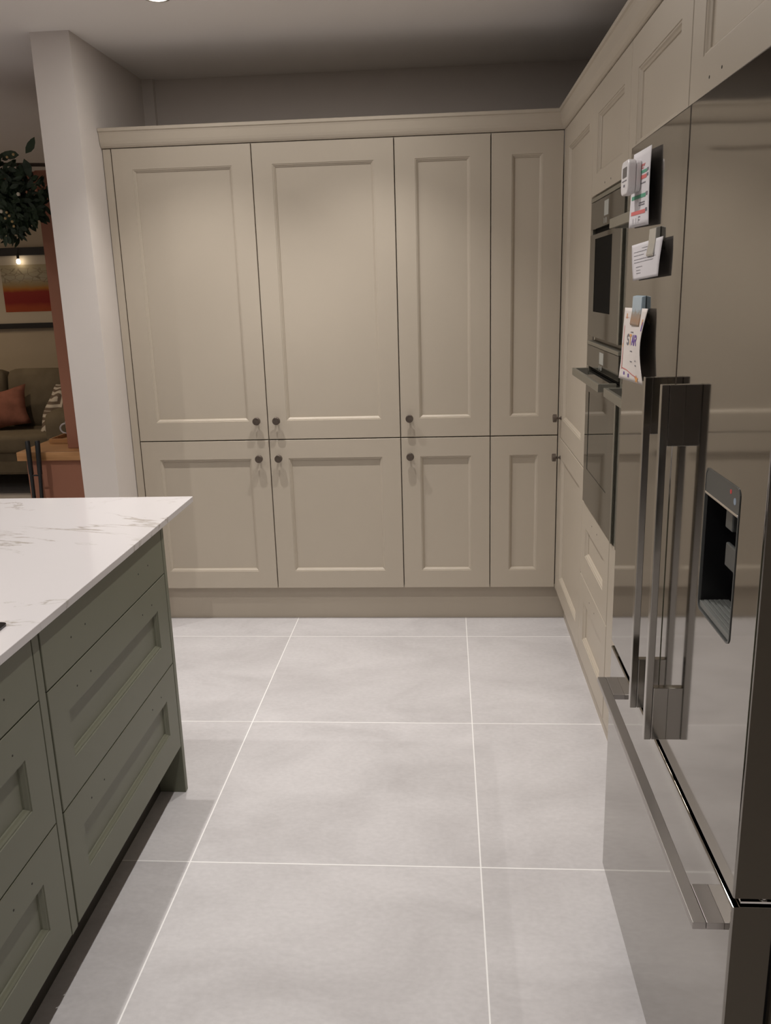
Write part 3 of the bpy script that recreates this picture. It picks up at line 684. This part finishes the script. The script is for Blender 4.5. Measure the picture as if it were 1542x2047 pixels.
# black poles leaning on the cabinet
t = thing('long_handled_loppers', 'pair of black long handles joined by a cross tie, leaning against the terracotta cabinet', 'tool')
for nm, xt, xb in (('handle', -2.128, -2.120), ('handle', -2.076, -2.098)):
    link(nm, tube_bm([(xt, 4.172, .835), (xt, 4.172, .830), (xt+(xb-xt)*.22, 4.165, .665), (xt+(xb-xt)*.225, 4.165, .662), (xb, 4.13, .03), (xb, 4.13, .0)], [.009, .0125, .0118, .0095, .009, .008], 14), BLACKM, t, True)
link('cross_tie', tube_bm([(-2.126, 4.160, .655), (-2.103, 4.157, .659), (-2.081, 4.160, .657)], .004, 8), BLACKM, t, True)
rebase(t, (-2.05, 4.14, 0))
# foliage swag
t = thing('foliage_garland', 'dark green leafy garland with white and gold berries hanging from the terracotta shelf', 'garland')
def leaf(bm, p, d, nrm, L, W):
    d = d.normalized(); s = d.cross(nrm).normalized(); n_ = s.cross(d)
    pts = [(0, 0), (.25, .40), (.5, .5), (.78, .32), (1, 0)]
    mid = [bm.verts.new(p+d*L*a+n_*(-.10*L*math.sin(PI*a))) for a, _ in pts]
    lf = [bm.verts.new(p+d*L*a+s*W*w_+n_*(.06*L*w_-.1*L*math.sin(PI*a))) for a, w_ in pts[1:-1]]
    rt = [bm.verts.new(p+d*L*a-s*W*w_+n_*(.06*L*w_-.1*L*math.sin(PI*a))) for a, w_ in pts[1:-1]]
    for S in (lf, rt):
        bm.faces.new((mid[0], mid[1], S[0])); bm.faces.new((mid[1], mid[2], S[1], S[0])); bm.faces.new((mid[2], mid[3], S[2], S[1])); bm.faces.new((mid[3], mid[4], S[2]))
bm = bmesh.new()
rnd = random.Random(3)
cl = [((-2.09, 4.02, 2.03), .17, .15, 330), ((-2.05, 4.03, 1.93), .12, .10, 190), ((-1.93, 4.06, 1.99), .10, .09, 190), ((-2.14, 4.03, 2.14), .09, .08, 110), ((-1.99, 4.03, 1.88), .07, .07, 90), ((-1.95, 4.05, 1.94), .09, .08, 160), ((-2.15, 4.03, 1.99), .10, .10, 120)]
for c_, rx, rz, n_ in cl:
    for k in range(n_):
        a = rnd.uniform(0, 2*PI); r_ = rnd.random()**.5
        p = Vector((c_[0]+rx*r_*math.cos(a), c_[1]+rnd.uniform(-.06, .06), c_[2]+rz*r_*math.sin(a)))
        d = Vector((math.cos(a)*.8+rnd.uniform(-.6, .6), rnd.uniform(-.6, .3), math.sin(a)*.8+rnd.uniform(-.8, .4)))
        leaf(bm, p, d, Vector((rnd.uniform(-.6, .6), -1, rnd.uniform(-.5, .8))), rnd.uniform(.035, .06), rnd.uniform(.014, .026))
for (px, pz, dx, dz) in ((-1.90, 2.155, -1, .12), (-1.90, 2.12, -.3, -1), (-1.88, 2.14, .2, -1), (-1.95, 2.10, -1, -.5), (-2.03, 2.1, .2, 1), (-1.87, 2.16, .6, .8)):
    leaf(bm, Vector((px, 4.0, pz)), Vector((dx, 0, dz)), Vector((0, -1, .3)), .085, .042)
link('leaves', bm, LEAF, t)
for nm, m_, pts in (('white_berries', BERRY, [(-2.035, 2.02), (-2.135, 1.97), (-2.15, 1.935), (-1.99, 1.915), (-2.165, 2.0), (-1.90, 1.985), (-2.01, 2.0)]),
                    ('gold_berries', GOLDB, [(-1.975, 1.885), (-1.955, 1.895), (-1.945, 1.87), (-2.17, 2.06), (-2.155, 2.045), (-1.965, 1.91), (-2.15, 2.075), (-1.94, 1.85), (-1.93, 2.14), (-1.90, 2.15)])):
    bm = bmesh.new()
    for x, z in pts:
        bmesh.ops.create_icosphere(bm, subdivisions=2, radius=.0085 if m_ is BERRY else .006, matrix=Matrix.Translation((x, 3.945, z)))
    link(nm, bm, m_, t, True)
bm = tube_bm([(-2.15, 4.08, 2.14), (-2.0, 4.10, 2.132), (-1.85, 4.12, 2.128), (-1.66, 4.24, 2.124)], .008, 8); link('stem', bm, TWIG, t, True)
rebase(t, (-2.0, 4.1, 2.1))
# ------------------------------------------------------------------ picture and bulb
PY = YF
t = thing('framed_picture', 'large black framed abstract print of red and orange bands on the far wall', 'picture')
px0, px1, pz0, pz1 = -4.60, -3.05, 1.285, 1.955
boxes('frame_bar', [(px0, px1, PY-.035, PY-.002, pz0, pz0+.045), (px0, px1, PY-.035, PY-.002, pz1-.065, pz1), (px0, px0+.045, PY-.035, PY-.002, pz0+.045, pz1-.065), (px1-.045, px1, PY-.035, PY-.002, pz0+.045, pz1-.065)], FRBLK, t, .002)
box('mount', px0+.045, px1-.045, PY-.014, PY-.004, pz0+.045, pz1-.065, MATB, t)
box('print', -3.80, -3.20, PY-.016, PY-.0142, 1.425, 1.815, PRINT, t)
box('print', -4.42, -3.90, PY-.016, PY-.0142, 1.425, 1.815, PRINT, t)
rebase(t, ((px0+px1)/2, PY-.01, pz0))
t = thing('hanging_fairy_light', 'small glowing bulb hanging from the black picture frame', 'light')
link('cap', lathe_bm([(0, .010), (.035, .012), (.05, .006)], (-3.61, PY-.06, 1.862), (0, 0, 1), 12), FRBLK, t)
link('bulb', lathe_bm([(0, .006), (-.01, .016), (-.03, .018), (-.042, .010)], (-3.61, PY-.06, 1.862), (0, 0, 1), 14), mat('glowing_bulb', (1, .9, .7), .4, emit=(1, .85, .65), estr=9), t, True)
link('wire', tube_bm([(-3.61, PY-.06, 1.912), (-3.61, PY-.04, 1.945)], .003, 6), FRBLK, t)
rebase(t, (-3.61, PY-.06, 1.83))
# ------------------------------------------------------------------ sofa
def soft(name, c, s, m, par=None, rot=(0, 0, 0), puff=.35, n=3):
    bm = bmesh.new(); bmesh.ops.create_cube(bm, size=2); bmesh.ops.subdivide_edges(bm, edges=bm.edges, cuts=7, use_grid_fill=True)
    for v in bm.verts:
        x, y, z = v.co
        e = 8
        k = (abs(x)**e+abs(y)**e+abs(z)**e)**(1/e)
        nx, ny, nz = x/k, y/k, z/k
        th = 1+puff*(1-nx*nx)*(1-nz*nz)
        v.co = Vector((nx*s[0]/2, ny*s[1]/2*th, nz*s[2]/2))
    bmesh.ops.rotate(bm, verts=bm.verts, cent=(0, 0, 0), matrix=Matrix.Rotation(rot[0], 3, 'X') @ Matrix.Rotation(rot[1], 3, 'Y') @ Matrix.Rotation(rot[2], 3, 'Z'))
    bmesh.ops.translate(bm, verts=bm.verts, vec=c)
    o = link(name, bm, m, par, True); return o
t = thing('sofa', 'olive grey fabric sofa with loose back cushions against the far wall', 'sofa')
box('base', -5.2, -3.0, 6.52, 7.34, .17, .36, SOFA, t, .02)
box('back_frame', -5.2, -3.0, 7.16, 7.36, .30, .82, SOFA, t, .03)
soft('arm', (-3.06, 6.92, .42), (.24, .84, .50), SOFA, t, puff=.02)
soft('arm', (-5.30, 6.92, .42), (.24, .84, .50), SOFA, t, puff=.02)
for x in (-3.63+.0, -4.68):
    soft('seat_cushion', (x, 6.83, .42), (1.04, .70, .15), SOFA, t, puff=0)
for i, x in enumerate((-3.42, -3.98, -4.54, -5.0)):
    soft('back_cushion', (x, 7.08, .715), (.54, .17, .50), SOFA, t, rot=(-.12, 0, 0), puff=.5)
boxes('foot', [(x, x+.05, y, y+.05, 0, .17) for x in (-5.1, -3.15) for y in (6.56, 7.25)], BLACKM, t)
rebase(t, (-4.1, 6.9, 0))
def pillow(name, c, W_, H_, T_, m, rot):
    bm = bmesh.new(); n = 14; S = {}
    for side in (1, -1):
        for j in range(n+1):
            for i in range(n+1):
                if side == -1 and (i in (0, n) or j in (0, n)): S[(side, i, j)] = S[(1, i, j)]; continue
                u, v = 2*i/n-1, 2*j/n-1
                pin = 1-.10*(1-u*u) if abs(v) > abs(u) else 1-.10*(1-v*v)
                th = T_/2*((1-u**2)*(1-v**2))**.45
                S[(side, i, j)] = bm.verts.new((u*W_/2*pin, side*th+.006*math.sin(7*u+5*v), v*H_/2*pin))
    for side in (1, -1):
        for j in range(n):
            for i in range(n):
                f = [S[(side, i, j)], S[(side, i+1, j)], S[(side, i+1, j+1)], S[(side, i, j+1)]]
                bm.faces.new(f if side == -1 else f[::-1])
    bmesh.ops.rotate(bm, verts=bm.verts, cent=(0, 0, 0), matrix=Matrix.Rotation(rot[0], 3, 'X') @ Matrix.Rotation(rot[1], 3, 'Y'))
    bmesh.ops.translate(bm, verts=bm.verts, vec=c)
    return link(name, bm, m, None, True)
cu = pillow('scatter_cushion', (-3.72, 6.80, .645), .60, .34, .15, RUST, (-.42, -.22))
tag(cu, 'rust coloured scatter cushion propped on the sofa seat', 'cushion')
# throw over the arm
bm = bmesh.new(); n1, n2 = 14, 16
G = []
for j in range(n2+1):
    v = j/n2; row = []
    for i in range(n1+1):
        u = i/n1
        # runs down the front of the back cushion and over the arm
        x = -3.24+.22*u-.05*v+.01*math.sin(9*v+4*u); z = .83-.38*v-.02*u; y = 6.96-.30*v**.6+.012*math.sin(14*u+3*v)
        row.append(bm.verts.new((x, y, z)))
    G.append(row)
for j in range(n2):
    for i in range(n1): bm.faces.new((G[j][i], G[j][i+1], G[j+1][i+1], G[j+1][i]))
th = link('patterned_throw', bm, THROW, None, True); s_ = th.modifiers.new('thickness', 'SOLIDIFY'); s_.thickness = .012
tag(th, 'cream and grey patterned throw draped over the sofa arm', 'throw')
